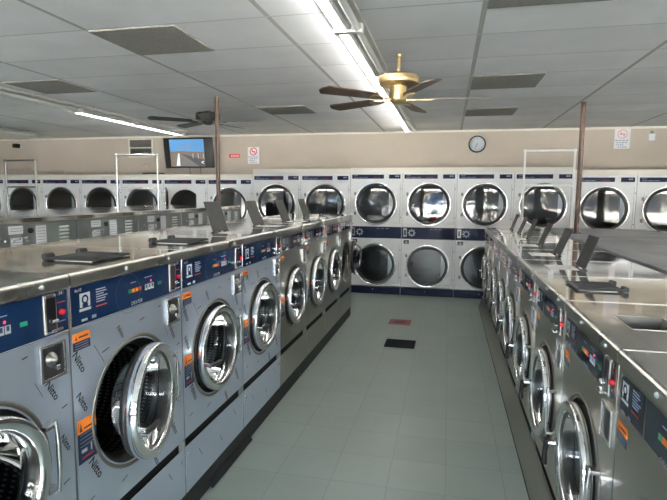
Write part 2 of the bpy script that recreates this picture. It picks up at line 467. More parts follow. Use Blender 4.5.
    t.text('DEXTER', .005, y, .935, .020, M['white'], shear=.3)
    t.quad([(-.03, y, 1.020), (.005, y, 1.020), (.005, y, 1.023), (-.03, y, 1.023)], M['greyprint'])
    t.quad([(.06, y, 1.026), (.115, y, 1.026), (.115, y, 1.029), (.06, y, 1.029)], M['greyprint'])
    t.build('lettering', cp)
    y = -.0068; q = MB()
    for k, mm in enumerate(('ledg', 'ledo', 'ledo', 'redprint')):
        q.box(-.045 + k * .021, -.027 + k * .021, y - .001, y + .001, .983, .998, M[mm])
    q.build('indicator_bar', cp); q = MB()
    q.box(.056, .128, y - .0005, y + .001, .974, 1.002, M['slate'])
    for k in range(3):
        q.box(.060 + k * .022, .079 + k * .022, y - .001, y + .001, .976, 1.000, M['white'])
        q.box(.065 + k * .022, .074 + k * .022, y - .0016, y, .984, .998, M['labelnavy'])
    q.build('price_display', cp)
    q = MB(); q.lathe([(0, -.003), (.005, 0)], M['pink'], 10, Matrix.Translation((.105, y, 1.010))); q.build('indicator_light', cp)['label'] = 'pink indicator light'
    q = MB(); q.box(.155, .180, y - .001, y + .001, .983, .996, M['ledg']); q.build('indicator_light', cp)['label'] = 'green indicator'
    k = MB()
    k.box(.240, .290, -.012, -.004, .935, 1.056, M['slot'], .003)
    k.box(.247, .283, -.0135, -.011, .952, 1.046, M['tub'])
    k.box(.251, .276, -.030, -.012, .972, .981, M['chrome'], .002)
    k.box(.244, .288, -.034, -.012, .945, .953, M['chrome'], .002)
    for x in (.246, .284):
        for z in (.941, 1.050): k.lathe([(0, -.0145), (.004, -.012)], M['chrome'], 8, Matrix.Translation((x, 0, z)))
    k.build('coin_slot', cp)
    k = MB(); k.lathe([(0, -.020), (.007, -.018), (.0095, -.014), (.0095, -.005)], M['red'], 18, Matrix.Translation((.313, 0, .992)))
    k.build('button', cp)
    k = MB()
    k.quad([(.296, -.0065, 1.046), (.328, -.0065, 1.046), (.328, -.0065, 1.060), (.296, -.0065, 1.060)], M['black'])
    k.text('34', .312, -.0072, 1.047, .016, M['white'])
    k.quad([(.298, -.0065, 1.022), (.330, -.0065, 1.022), (.330, -.0065, 1.025), (.298, -.0065, 1.025)], M['redprint'])
    k.quad([(.298, -.0065, .962), (.328, -.0065, .962), (.328, -.0065, .965), (.298, -.0065, .965)], M['greyprint'])
    k.build('number_plate', cp)
    # coin drop box in the front panel
    k = MB()
    x0, x1, z0, z1 = .220, .322, .790, .905
    for a in ((x0, x0 + .009, z0, z1), (x1 - .009, x1, z0, z1), (x0 + .009, x1 - .009, z0, z0 + .009), (x0 + .009, x1 - .009, z1 - .009, z1)):
        k.box(a[0], a[1], -.009, -.001, a[2], a[3], M['chrome_dull'], .001)
    k.box(x0 + .009, x1 - .009, -.003, -.001, z0 + .009, z1 - .009, M['black'] if film else M['tub'])
    cb = k.build('coin_box', root)
    k = MB(); kx, kz = (x0 + x1) / 2 - .008, (z0 + z1) / 2 + .008
    k.lathe([(0, -.028), (.008, -.022), (.010, -.014), (.020, -.011), (.022, -.003)], M['slot'], 20, Matrix.Translation((kx, 0, kz)))
    k.box(kx + .008, kx + .02, -.02, -.003, kz - .036, kz - .02, M['chrome_dull'], .002)
    if film: k.build('lock', cb)
    # warning labels
    for x0, x1, z0, z1, big in ((-.338, -.258, .845, .902, 0), (-.338, -.248, .455, .605, 1)):
        k = MB(); zs = z0 + (z1 - z0) * (.70 if big else .52)
        k.box(x0, x1, -.0016, -.0004, zs, z1, M['orange']); k.box(x0, x1, -.0016, -.0004, z0, zs, M['labelnavy'])
        w = x1 - x0
        k.add([(x0 + .10 * w, -.002, zs + .006), (x0 + .24 * w, -.002, zs + .006), (x0 + .17 * w, -.002, z1 - .008)], [(0, 1, 2)], M['ink'])
        k.quad([(x0 + .32 * w, -.002, zs + .010), (x0 + .9 * w, -.002, zs + .010), (x0 + .9 * w, -.002, zs + .016), (x0 + .32 * w, -.002, zs + .016)], M['ink'])
        nl = 4 if big else 3
        for j in range(nl):
            zz = zs - .008 - j * ((zs - z0) * .5 / nl if big else (zs - z0) / (nl + .6))
            k.quad([(x0 + .1 * w, -.002, zz), (x0 + .88 * w, -.002, zz), (x0 + .88 * w, -.002, zz + .0025), (x0 + .1 * w, -.002, zz + .0025)], M['greyprint'])
        if big:
            k.quad([(x0 + .15 * w, -.002, z0 + .035), (x0 + .45 * w, -.002, z0 + .035), (x0 + .45 * w, -.002, z0 + .047), (x0 + .15 * w, -.002, z0 + .047)], M['white'])
            k.quad([(x0 + .65 * w, -.002, z0 + .028), (x0 + .72 * w, -.002, z0 + .028), (x0 + .72 * w, -.002, z0 + .055), (x0 + .65 * w, -.002, z0 + .055)], M['white'])
            k.quad([(x0 + .15 * w, -.002, z0 + .014), (x0 + .8 * w, -.002, z0 + .014), (x0 + .8 * w, -.002, z0 + .020), (x0 + .15 * w, -.002, z0 + .020)], M['redprint'])
        k.build('warning_label', root)
    # lid with the rectangular soap well
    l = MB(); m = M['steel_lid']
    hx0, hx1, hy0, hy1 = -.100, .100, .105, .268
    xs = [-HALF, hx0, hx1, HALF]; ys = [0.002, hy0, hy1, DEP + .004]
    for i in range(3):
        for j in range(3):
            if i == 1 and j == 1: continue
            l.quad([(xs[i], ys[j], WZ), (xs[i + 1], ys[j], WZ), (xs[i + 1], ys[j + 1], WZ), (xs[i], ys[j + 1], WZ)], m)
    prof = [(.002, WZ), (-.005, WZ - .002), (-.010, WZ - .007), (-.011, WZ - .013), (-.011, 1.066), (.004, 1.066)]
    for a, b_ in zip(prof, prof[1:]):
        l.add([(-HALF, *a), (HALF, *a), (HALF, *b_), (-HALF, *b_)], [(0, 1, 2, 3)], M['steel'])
    for sx in (-HALF, HALF):
        l.add([(sx, *a) for a in prof], [tuple(range(len(prof)))], M['steel'])
        l.add([(sx, .002, WZ), (sx, DEP + .004, WZ), (sx, DEP + .004, 1.066), (sx, .002, 1.066)], [(0, 1, 2, 3)], M['steel'])
    l.add([(-HALF, DEP + .004, WZ), (HALF, DEP + .004, WZ), (HALF, DEP + .004, 1.066), (-HALF, DEP + .004, 1.066)], [(0, 1, 2, 3)], M['steel'])
    # soft rolled seam at the left edge of every lid
    l.box(-HALF, -HALF + .003, 0, DEP, WZ - .001, WZ + .0014, M['steel'], .0006)
    lid = l.build('top_lid', root)
    for x in (.235, -.06):
        k = MB(); k.lathe([(0, -.018), (.005, -.017), (.0075, -.012), (.0075, -.010)], M['white'], 14, Matrix.Translation((x, 0, 1.083))); k.build('cap_screw', lid)
    w = MB()
    w.box(hx0, hx1, hy0, hy1, 1.00, 1.006, M['chrome_dull'])
    for a in ((hx0, hx0 + .003, hy0, hy1), (hx1 - .003, hx1, hy0, hy1), (hx0, hx1, hy0, hy0 + .003), (hx0, hx1, hy1 - .003, hy1)):
        w.box(*a, 1.0, WZ + .001, M['steel'])
    w.box(-.02, -.015, hy0, hy1, 1.006, 1.08, M['chrome_dull'])
    w.build('soap_well', root)
    # flap, hinged along its back edge; built lying shut
    f = MB()
    f.box(-.112, .112, -.200, 0, -.002, .006, M['flap'], .003)
    f.box(-.112, .112, -.204, -.198, -.003, .006, M['flap'], .002)
    for x in (-.06, .06): f.box(x - .004, x + .004, -.185, -.02, .005, .009, M['flap'])
    fo = f.build('soap_flap', root, (0, .292, WZ + .006))
    for x in (-.090, .090):
        k = MB(); k.tube([(x - .020, .008, .008), (x + .020, .008, .008)], .013, M['black'], 12)
        k.box(x - .016, x + .016, -.004, .020, -.005, .006, M['black']); k.build('flap_hinge', fo)
    return root

LZ = .185
LX = -1.176
L_CY = [1.015 + .70 * k for k in range(8)]
R_CY = [1.23 + .70 * k for k in range(9)]
RX = .505
gl_ = 'washers along the left of the aisle'; gr_ = 'washers along the right of the aisle'
wf = make_washer('film', -.065, 'film-covered washer with navy panel at the near left corner, cut by the photo edge', gl_)
wl = make_washer('steel', -.065, 'stainless washer next beyond the film-covered ones on the left of the aisle', gl_)
wr = make_washer('steel', 0, 'stainless washer nearest the camera on the right, showing only its control panel', gr_, .725)

def door_to(o, deg): child(o, 'door').rotation_euler = (0, 0, math.radians(deg))
def flap_to(o, deg): child(o, 'soap_flap').rotation_euler = (math.radians(-deg), 0, 0)

left = []
lab_l = [None,
 'film-covered washer with its round door ajar, perforated drum showing, left of the aisle',
 'film-covered washer just beyond the one with the ajar door, soap flap lying shut',
 'last film-covered washer on the left, soap flap raised, beside the bare steel ones',
 None,
 'second bare stainless washer on the left side of the aisle, soap flap raised',
 'stainless washer with a small red sticker, second from the far end of the left row',
 'stainless washer at the far end of the left row, its door swung wide open']
for k, cy in enumerate(L_CY):
    if k == 0: o = wf; o.location = (LX, cy, LZ); o.rotation_euler = (0, 0, PI / 2)
    elif k < 4: o = dup(wf, (LX, cy, LZ), PI / 2, lab_l[k])
    elif k == 4: o = wl; o.location = (LX, cy, LZ); o.rotation_euler = (0, 0, PI / 2)
    else: o = dup(wl, (LX, cy, LZ), PI / 2, lab_l[k])
    left.append(o)
    flap_to(o, (0, 0, 0, 108, 112, 112, 108, 0)[k])
    door_to(o, (0, 12, 0, 0, 0, 0, 0, 183)[k])
st = MB(); st.box(.318, .340, -.014, -.0115, 1.068, 1.10, M['red'], .001)
st.build('sticker', left[6])['label'] = 'small red sticker'

lab_r = [None,
 'stainless washer on the right with an open soap well, beside the nearest control panel',
 'stainless washer on the right with the flat black soap flap lying shut on its lid',
 'stainless washer on the right carrying the largest raised soap flap',
 'stainless washer on the right carrying the second largest raised soap flap',
 'stainless washer on the right under the third raised soap flap from the camera',
 'stainless washer on the right under the fourth raised soap flap from the camera',
 'second to last washer of the right row, under the fifth raised flap',
 'last washer of the right row, just in front of the white laundry cart']
right = []
for k, cy in enumerate(R_CY):
    if k == 0: o = wr; o.location = (RX, cy, 0); o.rotation_euler = (0, 0, -PI / 2)
    else: o = dup(wr, (RX, cy, 0), -PI / 2, lab_r[k])
    right.append(o)
    flap_to(o, (100, 106, 0, 110, 112, 111, 109, 112, 110)[k])
    door_to(o, 0)

# ------------------------------------------------------------------ plinth, chase covers
p = MB(); p.box(-1.97, LX - .006, .668, 6.262, 0, .118, M['plinth'], .006)
tag(p.build('plinth'), 'long black plinth under the left row of washers', 'plinth')
p = MB(); p.box(-2.535, -1.995, .7, 6.2, 0, 1.130, M['tancover'], .008)
tag(p.build('chase_cover'), 'low tan box covering the pipes behind the left washers', 'pipe cover')
p = MB(); p.box(1.25, 2.44, .9, 7.15, 0, 1.075, M['gap'])
p.box(1.243, 2.46, .88, 7.18, 1.078, 1.120, M['cover'], .006)
for yy in (3.1, 5.35): p.box(1.243, 2.46, yy, yy + .004, 1.1195, 1.1206, M['gap'])
tag(p.build('chase_cover'), 'wide dark grey plank top behind the right row of washers', 'pipe cover')
p = MB(); sec = [(.452, .0005), (.452, .012), (.5015, .158), (.5015, .0005)]; y0, y1 = .88, 7.178
p.add([(a, y0, b) for a, b in sec] + [(a, y1, b) for a, b in sec], [(0, 1, 2, 3), (7, 6, 5, 4), (0, 4, 5, 1), (1, 5, 6, 2), (2, 6, 7, 3), (3, 7, 4, 0)], M['steel_front'])
p.box(.449, .4525, y0, y1, .001, .010, M['gap'])
tag(p.build('base_cover'), 'long grey steel skirt sloping to the floor below the right washers', 'skirting')
p = MB(); T = Matrix.Translation((-1.166, 2.57, .010)) @ Matrix.Rotation(-.01, 4, 'Z') @ Matrix.Rotation(math.radians(63), 4, 'Y')
p.box(-.024, .024, -.27, .27, -.003, .003, M['black'], .002, T)
tag(p.build('kick_strip', loc=(0, 0, .024)), 'loose black kick strip leaning on the plinth beside the aisle floor', 'strip')

# ------------------------------------------------------------------ larger washers seen from behind (far left)
BZ = 1.392
def make_big(label, group):
    root = thing('large_washing_machine', label, 'washing machine', group=group)
    b = MB(); b.box(-.355, .355, .0, 1.03, 0, BZ - .04, M['sidegrey'], .006); b.build('cabinet', root)
    l = MB(); l.box(-.359, .359, -.01, 1.045, BZ - .038, BZ, M['steel_lid'], .006); l.build('top_lid', root)
    k = MB(); k.box(-.350, .350, 1.031, 1.036, .05, BZ - .045, M['galv'], .001)
    for q in range(14): k.lathe([(0, 1.0385), (.006, 1.038), (.007, 1.036)], M['chrome_dull'], 8, Matrix.Translation((.02 + random.uniform(-.1, .1) + .15, 0, BZ - .12 - random.uniform(0, .06))))
    bp = k.build('back_panel', root)
    for j in range(5):
        v = MB(); z = BZ - .070 - j * .024
        v.add([(-.270, 1.036, z), (-.190, 1.036, z), (-.190, 1.052, z - .006), (-.270, 1.052, z - .006), (-.190, 1.036, z - .014), (-.270, 1.036, z - .014)],
              [(0, 1, 2, 3), (3, 2, 4, 5), (0, 3, 5), (1, 4, 2)], M['louver'])
        v.build('louver', bp)
    def sheet(x0, x1, z0, z1, lines, nm):
        s = MB(); s.box(x0, x1, 1.0365, 1.0375, z0, z1, M['paper'])
        for j in range(lines):
            z = z1 - (j + 1) * (z1 - z0) / (lines + 1)
            s.quad([(x0 + .008, 1.0382, z), (x1 - .008, 1.0382, z), (x1 - .008, 1.0382, z + .004), (x0 + .008, 1.0382, z + .004)], M['greyprint'])
        s.build(nm, bp)
    sheet(-.075, .010, BZ - .205, BZ - .058, 7, 'notice_sheet')
    sheet(.110, .215, BZ - .100, BZ - .052, 2, 'rating_label')
    sheet(.120, .205, BZ - .200, BZ - .122, 4, 'notice_sheet')
    k = MB(); k.lathe([(0, 1.05), (.016, 1.05), (.018, 1.036)], M['black'], 16, Matrix.Translation((.055, 0, BZ - .085))); k.build('cable_gland', bp)
    return root
gb_ = 'large washers with their backs to the left row'
labs = ['tall washer showing its grey louvered back, nearest the left edge of the photo',
        'second tall washer back from the left edge, under the first dryers',
        'third tall washer back from the left edge, behind the left row lids',
        'fourth tall washer back from the left edge, in front of the dryer with open door',
        'tall washer back half hidden by the raised flap beside the left brown pole']
bigs = []
for k in range(5):
    cy = 2.73 + .72 * k
    if k == 0:
        o = make_big(labs[0], gb_); o.location = (-3.59, cy, 0); o.rotation_euler = (0, 0, -PI / 2)
    else: o = dup(bigs[0], (-3.59, cy, 0), -PI / 2, labs[k])
    bigs.append(o)

# washers on the far side of the right plank, mostly out of the frame
labs = ['washer lid showing past the grey plank at the right edge of the photo',
        'washer at the far end beyond the grey plank, in front of the right dryers']
for k in range(2):
    o = dup(wr, (3.20, 6.13 + .70 * k, 0), PI / 2, labs[k]); o['group'] = 'washers beyond the grey plank'
    flap_to(o, 100)

# ------------------------------------------------------------------ dryers
DY = 7.75; DW = .80; DX0 = -1.485
def make_dryer(label, group):
    root = thing('stacked_dryer', label, 'dryer', group=group)
    H = 1.87; hw = DW / 2 - .003
    b = MB(); w = M['dryer']
    plate_hole(b, -hw, hw, 1.075, H, 0, 1.40, .285, 0, w, 56)
    plate_hole(b, -hw, hw, .13, .850, 0, .465, .285, 0, w, 56)
    b.box(-hw, hw, 0.0, .02, .850, 1.075, w)
    b.box(-hw, -hw + .004, .001, .70, 0, H, w); b.box(hw - .004, hw, .001, .70, 0, H, w)
    b.box(-hw + .004, hw - .004, .69, .70, 0, H, w); b.box(-hw + .004, hw - .004, .001, .70, H - .006, H, w)
    b.box(-.40, -.396, -.001, .01, 0, H, M['dryer_line'])
    b.build('cabinet', root)
    for zc, z0, z1 in ((1.40, 1.10, 1.72), (.465, .17, .79)):
        T = Matrix.Translation((0, 0, zc))
        d = MB(); d.lathe([(.286, .0), (.30, .03), (.31, .06), (.31, .55), (.12, .58), (0, .58)], M['ddrum'], 48, T)
        for k in range(3): d.box(-.02, .02, .06, .55, .25, .31, M['ddrum'], .01, T @ Matrix.Rotation(.4 + k * 2 * PI / 3, 4, 'Y'))
        d.build('drum', root)
        # door: white slab right of the glass + ring; hung on the left
        hx = -.325
        T2 = Matrix.Translation((-hx, 0, 0))
        k = MB()
        k.lathe([(.312, .004), (.326, -.010), (.324, -.022), (.316, -.025), (.306, -.022), (.302, -.012)], M['chrome'], 64, T2)
        k.lathe([(.302, -.014), (.284, -.017), (.266, -.012), (.258, .012), (.286, .016)], M['dgasket'], 64, T2)
        do = k.build('lower_door' if zc < 1 else 'upper_door', root, (hx, -.006, zc))
        k = MB(); k.lathe([(.264, -.008), (.20, -.0096), (.10, -.0107), (0, -.0111)], M['dglass'], 64, T2); k.build('door_glass', do)
        k = MB()
        for z in (-.15, .15): k.box(-.012, .020, -.014, .006, z - .025, z + .025, M['dryer_line'], .003)
        k.build('hinge', do)
        # raised seam of the service door around it
        k = MB(); k.box(.20, .372, -.004, -.001, z0, z1, w, .0012)
        k.box(.366, .370, -.0055, -.003, z0 + .01, z1 - .01, M['dryer_line']); k.box(.26, .37, -.0055, -.003, z0 + .01, z0 + .013, M['dryer_line'])
        k.box(.378, .388, -.007, -.001, z1 - .10, z1 - .085, M['black']); k.box(.378, .388, -.007, -.001, z0 + .09, z0 + .105, M['black'])
        k.build('door_latch_plate', root)
    t = MB()
    t.box(-.372, .118, -.006, -.0005, 1.780, 1.842, M['navy_matte'], .001)
    t.box(.195, .368, -.006, -.0005, 1.780, 1.842, M['navy_matte'], .001)
    t.text('DEXTER', -.345, -.0068, 1.818, .017, M['white'], align='LEFT', shear=.25)
    for x0, x1 in ((-.345, -.28), (-.27, -.20), (-.19, -.13)): t.quad([(x0, -.0068, 1.797), (x1, -.0068, 1.797), (x1, -.0068, 1.802), (x0, -.0068, 1.802)], M['greyprint'])
    t.quad([(-.05, -.0068, 1.797), (.06, -.0068, 1.797), (.06, -.0068, 1.801), (-.05, -.0068, 1.801)], M['redprint'])
    for x0, x1 in ((.29, .315), (.32, .345)): t.quad([(x0, -.0068, 1.808), (x1, -.0068, 1.808), (x1, -.0068, 1.826), (x0, -.0068, 1.826)], M['greyprint'])
    t.build('control_panel', root)
    t = MB(); t.box(-.397, .397, -.008, -.0005, .872, 1.050, M['navy_matte'], .002)
    for k in range(3): t.quad([(.02 + k * .07, -.0092, 1.02), (.06 + k * .07, -.0092, 1.02), (.06 + k * .07, -.0092, 1.026), (.02 + k * .07, -.0092, 1.026)], M['greyprint'])
    mp = t.build('middle_panel', root)
    t = MB(); t.box(-.372, -.318, -.014, -.008, .905, 1.03, M['slot'], .002); t.box(-.362, -.33, -.016, -.013, .93, 1.01, M['ink']); t.build('coin_slot', mp)
    t = MB(); y = -.010
    t.ring((-.245, y, .965), .026, .040, M['greyprint'], 24)
    for k in range(8):
        a = k * PI / 4; t.disc((-.245 + .048 * math.cos(a), y, .965 + .048 * math.sin(a)), .011, M['greyprint'], seg=10)
    t.build('emblem', mp)
    t = MB(); t.box(-.365, -.285, -.004, -.0005, .795, .852, M['ink']); t.quad([(-.345, -.0046, .822), (-.305, -.0046, .822), (-.325, -.0046, .842)], M['white'])
    t.quad([(-.35, -.0046, .805), (-.30, -.0046, .805), (-.30, -.0046, .815), (-.35, -.0046, .815)], M['white']); t.build('notice_label', root)
    t = MB(); t.box(-.397, .397, -.006, .004, .002, .112, M['navy_matte'], .002); t.lathe([(0, -.010), (.010, -.006)], M['chrome_dull'], 10, Matrix.Translation((-.03, 0, .07))); t.build('base_panel', root)
    return root
gd_ = 'dryers along the back wall'
dl = {-9: 'dryer at the far left of the back wall, its left edge cut off',
      -8: 'dryer second from the left end of the back wall',
      -7: 'dryer third from the left end of the back wall, behind the first tall washers',
      -6: 'dryer standing left of the left cart bars, fourth from the left end',
      -5: 'dryer behind the laundry cart under the wall vent',
      -4: 'dryer under the television with its chrome door swung open',
      -3: 'dryer partly hidden by the left brown pole',
      -2: 'dryer under the white paper notice, right of the left brown pole',
      -1: 'dryer directly behind the far end of the left washers',
      0: 'dryer with pale laundry behind its upper glass, at the left edge of the aisle end',
      1: 'dryer with blue and red laundry behind its upper glass',
      2: 'dryer under the wall clock, at the right edge of the aisle end',
      3: 'dryer behind the white laundry cart on the right',
      4: 'dryer just right of the right brown pole',
      5: 'dryer at the right edge of the photo'}
dz = {k: (-.085 if k <= -3 else -.02 if k <= -1 else -.045 if k >= 4 else 0) for k in dl}
proto = None; dry = {}
for k in range(-9, 6):
    loc = (DX0 + DW * (k + .5), DY, dz[k])
    if proto is None: proto = make_dryer(dl[k], gd_); proto.location = loc; o = proto
    else: o = dup(proto, loc, 0, dl[k])
    dry[k] = o
child(dry[-4], 'upper_door').rotation_euler = (0, 0, math.radians(-62))

# laundry lying in the drums
def cloth(name, label, cx, cy, cz, sx, sy, sz, m, seed, floor):
    bm = bmesh.new(); bmesh.ops.create_icosphere(bm, subdivisions=4, radius=1)
    rnd = random.Random(seed)
    waves = [(Vector((rnd.uniform(-1, 1), rnd.uniform(-1, 1), rnd.uniform(-1, 1))).normalized() * rnd.uniform(3, 9), rnd.uniform(0, 6), rnd.uniform(.03, .10)) for _ in range(9)]
    for v in bm.verts:
        n = v.co.normalized(); d = 1 + sum(a * math.sin(w.dot(n) + ph) for w, ph, a in waves)
        q = n * d; v.co = (q.x * sx, q.y * sy, q.z * sz)
        r = math.hypot(cx + v.co.x - 0, cz + v.co.z - floor[1])
        x, z = cx + v.co.x, cz + v.co.z
        rr = math.hypot(x, z - floor[1])
        if rr > .285: v.co.x, v.co.z = x / rr * .285 - cx, (z - floor[1]) / rr * .285 + floor[1] - cz
    for f in bm.faces: f.smooth = True
    me = bpy.data.meshes.new(name); bm.to_mesh(me); bm.free(); me.materials.append(m)
    o = bpy.data.objects.new(name, me); COL.objects.link(o)
    o.location = (floor[0] + cx, DY + cy, cz)
    return tag(o, label, 'laundry')
x1 = DX0 + DW * 1.5
cloth('laundry_bundle', 'blue laundry heaped behind the upper dryer glass', .10, .34, 1.35, .155, .14, .19, M['blue_cloth'], 3, (x1, 1.40))
cloth('laundry_bundle', 'red cloth at the bottom of the dryer with blue laundry', .07, .12, 1.165, .10, .06, .035, M['red_cloth'], 5, (x1, 1.40))
cloth('laundry_bundle', 'white crumpled cloth beside the red one in the dryer with blue laundry', -.09, .14, 1.175, .11, .09, .05, M['white_cloth'], 8, (x1, 1.40))
cloth('laundry_bundle', 'pale crumpled cloth low in the dryer at the left edge of the aisle end', .0, .18, 1.165, .14, .09, .045, M['white_cloth'], 11, (DX0 + DW * .5, 1.40))

# ------------------------------------------------------------------ room shell
RX0, RX1, RY0, RY1, H = -8.72, 8.0, -4.2, 8.50, 2.57
f = MB(); f.quad([(RX0, RY0, 0), (RX1, RY0, 0), (RX1, RY1, 0), (RX0, RY1, 0)], M['floor']); struct(f.build('floor'))
f = MB(); f.box(RX0 - .1, RX1 + .1, RY0 - .1, RY1 + .1, H, H + .12, M['ceiling']); struct(f.build('ceiling'))
f = MB(); f.box(RX0 - .1, RX1 + .1, RY1, RY1 + .12, 0, H, M['wall']); struct(f.build('wall_back'))
f = MB(); f.box(RX0 - .12, RX0, RY0, RY1, 0, H, M['wall']); struct(f.build('wall_left'))
f = MB(); f.box(RX1, RX1 + .12, RY0, RY1, 0, H, M['wall']); struct(f.build('wall_right'))
# ledge over the dryers
f = MB(); f.box(DX0, DX0 + 4 * DW - .006, DY + .006, RY1, 1.871, 1.945, M['trimw'], .003); f.box(DX0 - 2 * DW, DX0, DY + .006, RY1, 1.8515, 1.935, M['trimw'], .003); struct(f.build('trim_1'))
f = MB(); f.box(RX0, DX0 - 2 * DW - .004, DY + .006, RY1, 1.7865, 1.85, M['trimw'], .003); struct(f.build('trim_2'))
f = MB(); f.box(DX0 + 4 * DW, RX1, DY + .006, RY1, 1.8265, 1.905, M['trimw'], .003); struct(f.build('trim_3'))
f = MB(); f.box(RX0, RX1, RY1 - .012, RY1, H - .03, H, M['trimw']); struct(f.build('trim_4'))
# white filler left and right of the dryer bank
f = MB(); f.box(DX0 + 6 * DW + .003, RX1, DY + .01, DY + .6, 0, 1.825, M['wall']); struct(f.build('trim_5'))
f = MB(); f.box(RX0, DX0 - 9 * DW - .003, DY + .01, DY + .6, 0, 1.785, M['wall']); struct(f.build('trim_6'))
# shop front behind the camera: sill wall, glazed openings, posts
f = MB()
f.box(RX0, RX1, RY0 - .12, RY0, 0, .22, M['wall']); f.box(RX0, RX1, RY0 - .12, RY0, 2.30, H, M['wall'])
bays = [(-8.5, -6.2), (-6.05, -3.8), (-3.2, -1.3), (-1.15, .75), (1.2, 3.0), (3.15, 5.0), (5.4, 7.8)]
for a, b_ in zip([RX0] + [q[1] for q in bays], [q[0] for q in bays] + [RX1]): f.box(a, b_, RY0 - .12, RY0, .22, 2.30, M['wall'])
struct(f.build('wall_front'))
for i, (a, b_) in enumerate(bays):
    r = thing('window_%d' % (i + 1), 'shop window pane', 'window'); struct(r)
    del r['category']; del r['label']
    g = MB(); g.box(a + .04, b_ - .04, RY0 - .065, RY0 - .059, .26, 2.26, M['winglass']); g.build('window_pane', r)
    g = MB()
    for q in ((a, a + .04, .22, 2.30), (b_ - .04, b_, .22, 2.30), (a + .04, b_ - .04, .22, .26), (a + .04, b_ - .04, 2.26, 2.30)):
        g.box(q[0], q[1], RY0 - .10, RY0 - .02, q[2], q[3], M['alu'])
    g.build('window_frame', r)
f = MB(); f.quad([(-40, RY0 - 40, -.02), (40, RY0 - 40, -.02), (40, RY0 - .13, -.02), (-40, RY0 - .13, -.02)], M['asphalt']); struct(f.build('ground'))
# building across the street, seen in reflections
f = MB(); f.box(-34, 22, RY0 - 27, RY0 - 22, -.02, 4.6, M['facade']); f.box(-34.5, 22.5, RY0 - 21.9, RY0 - 20.6, 3.0, 3.4, M['asphalt'])
for q in range(12): f.box(-32 + q * 4.4, -29.4 + q * 4.4, RY0 - 22, RY0 - 21.95, .3, 2.6, M['tvblack'])
struct(f.build('wall_opposite'))
def car(label, x, y, paint):
    t = thing('parked_car', label, 'car', (x, y, -.02))
    sec = [(-2.2, .55), (-2.15, .85), (-1.3, .95), (-.75, 1.38), (.7, 1.42), (1.35, .98), (2.1, .9), (2.2, .55), (2.15, .32), (-2.15, .32)]
    k = MB(); n = len(sec); k.add([(a, -.85, b) for a, b in sec] + [(a, .85, b) for a, b in sec], [tuple(range(n)), tuple(range(n, 2 * n))[::-1]] + [(i, (i + 1) % n, n + (i + 1) % n, n + i) for i in range(n)], paint); k.build('body', t)
    k = MB()
    for yy in (-.853, .853): k.add([(-1.15, yy, .97), (-.70, yy, 1.30), (.62, yy, 1.33), (1.15, yy, .99)], [(0, 1, 2, 3)], M['tvblack'])
    k.build('side_glass', t)
    for wx in (-1.35, 1.35):
        for wy in (-.80, .80):
            k = MB(); k.lathe([(0, -.09), (.31, -.09), (.32, 0), (.31, .09), (0, .09)], M['rubber'], 24, Matrix.Translation((wx, wy, .32))); k.build('wheel', t)
car('blue car parked outside the shop front', -5.4, RY0 - 7.5, M['carpaint'])
car('white car parked outside the shop front', .9, RY0 - 8.5, M['carwhite'])

# ------------------------------------------------------------------ ceiling panels (grey vents)
def vent(label, x0, x1, y0, y1):
    v = MB(); v.box(x0, x1, y0, y1, H - .010, H + .001, M['ceilvent'], .003)
    tag(v.build('ceiling_vent'), label, 'vent', 'grey ceiling vents')
vent('large brownish grey ceiling vent at the upper left of the photo', -2.27, -1.67, 2.93, 3.49)
vent('grey ceiling vent right of the near fan blades, the larger of two', .175, .765, 4.67, 5.23)
vent('grey ceiling vent above the clock, nearer the back wall', .175, .765, 6.41, 6.97)
vent('dark ceiling vent cut by the top edge of the photo', .175, .80, 2.41, 3.02)
vent('grey ceiling vent between the left pole and the long lit light', -2.27, -1.67, 5.83, 6.38)
vent('pale grey ceiling vent above the left light fixture', -4.12, -3.52, 4.10, 4.64)

# ------------------------------------------------------------------ fluorescent fixtures
def fixture(label, x, y0, y1, on, z=H - .064, pair=.085, lab=None):
    t = thing('fluorescent_light', label, 'ceiling light', (x, 0, 0), 0, 'fluorescent lights')
    h = MB()
    h.add([(-.10, 0, z + .03), (-.05, 0, z + .055), (.05, 0, z + .055), (.10, 0, z + .03), (.085, 0, z + .022), (.03, 0, z + .026), (0, 0, z - .004), (-.03, 0, z + .026), (-.085, 0, z + .022)] if False else
          [(s_x, yy, zz) for yy in (y0, y1) for s_x, zz in ((-.10, z + .028), (-.05, z + .058), (.05, z + .058), (.10, z + .028), (.092, z + .024), (.028, z + .030), (.012, z - .012), (-.012, z - .012), (-.028, z + .030), (-.092, z + .024))],
          [tuple(list(range(10))[::-1]), tuple(range(10, 20))] + [(k, (k + 1) % 10, 10 + (k + 1) % 10, 10 + k) for k in range(10)], M['fixture'])
    h.build('housing', t)
    n = max(1, round((y1 - y0) / 1.22)); L_ = (y1 - y0) / n
    for side in (-1, 1):
        for k in range(n):
            lit = on[k] if side < 0 else False
            u = MB(); u.tube([(side * .052, y0 + k * L_ + .03, z), (side * .052, y0 + (k + 1) * L_ - .03, z)], .020, M['tube_on'] if lit else M['tube_off'], 14)
            o = u.build('tube', t); o['label'] = 'lit fluorescent tube' if lit else 'unlit fluorescent tube'
    for k in range(n + 1):
        yy = y0 + k * L_; e = MB()
        e.box(-.085, .085, max(y0, yy - .028), min(y1, yy + .028), z - .022, z + .03, M['fixture'], .003); e.build('lampholder', t)
    for k in range(n):
        s_ = MB(); yy = y0 + (k + .5) * L_; s_.box(-.02, .02, yy - .02, yy + .02, z + .055, H - .0005, M['fixture']); s_.build('bracket', t)
    return t
fixture('long ceiling light running overhead past the near brass fan, one tube row lit', -.60, .60, 7.92, [0, 1, 1, 1, 1, 1])
fixture('added unseen ceiling light brightening the room beyond the right washers', 3.25, .60, 7.3, [1] * 5)  # unseen fixture added to brighten the right side of the room
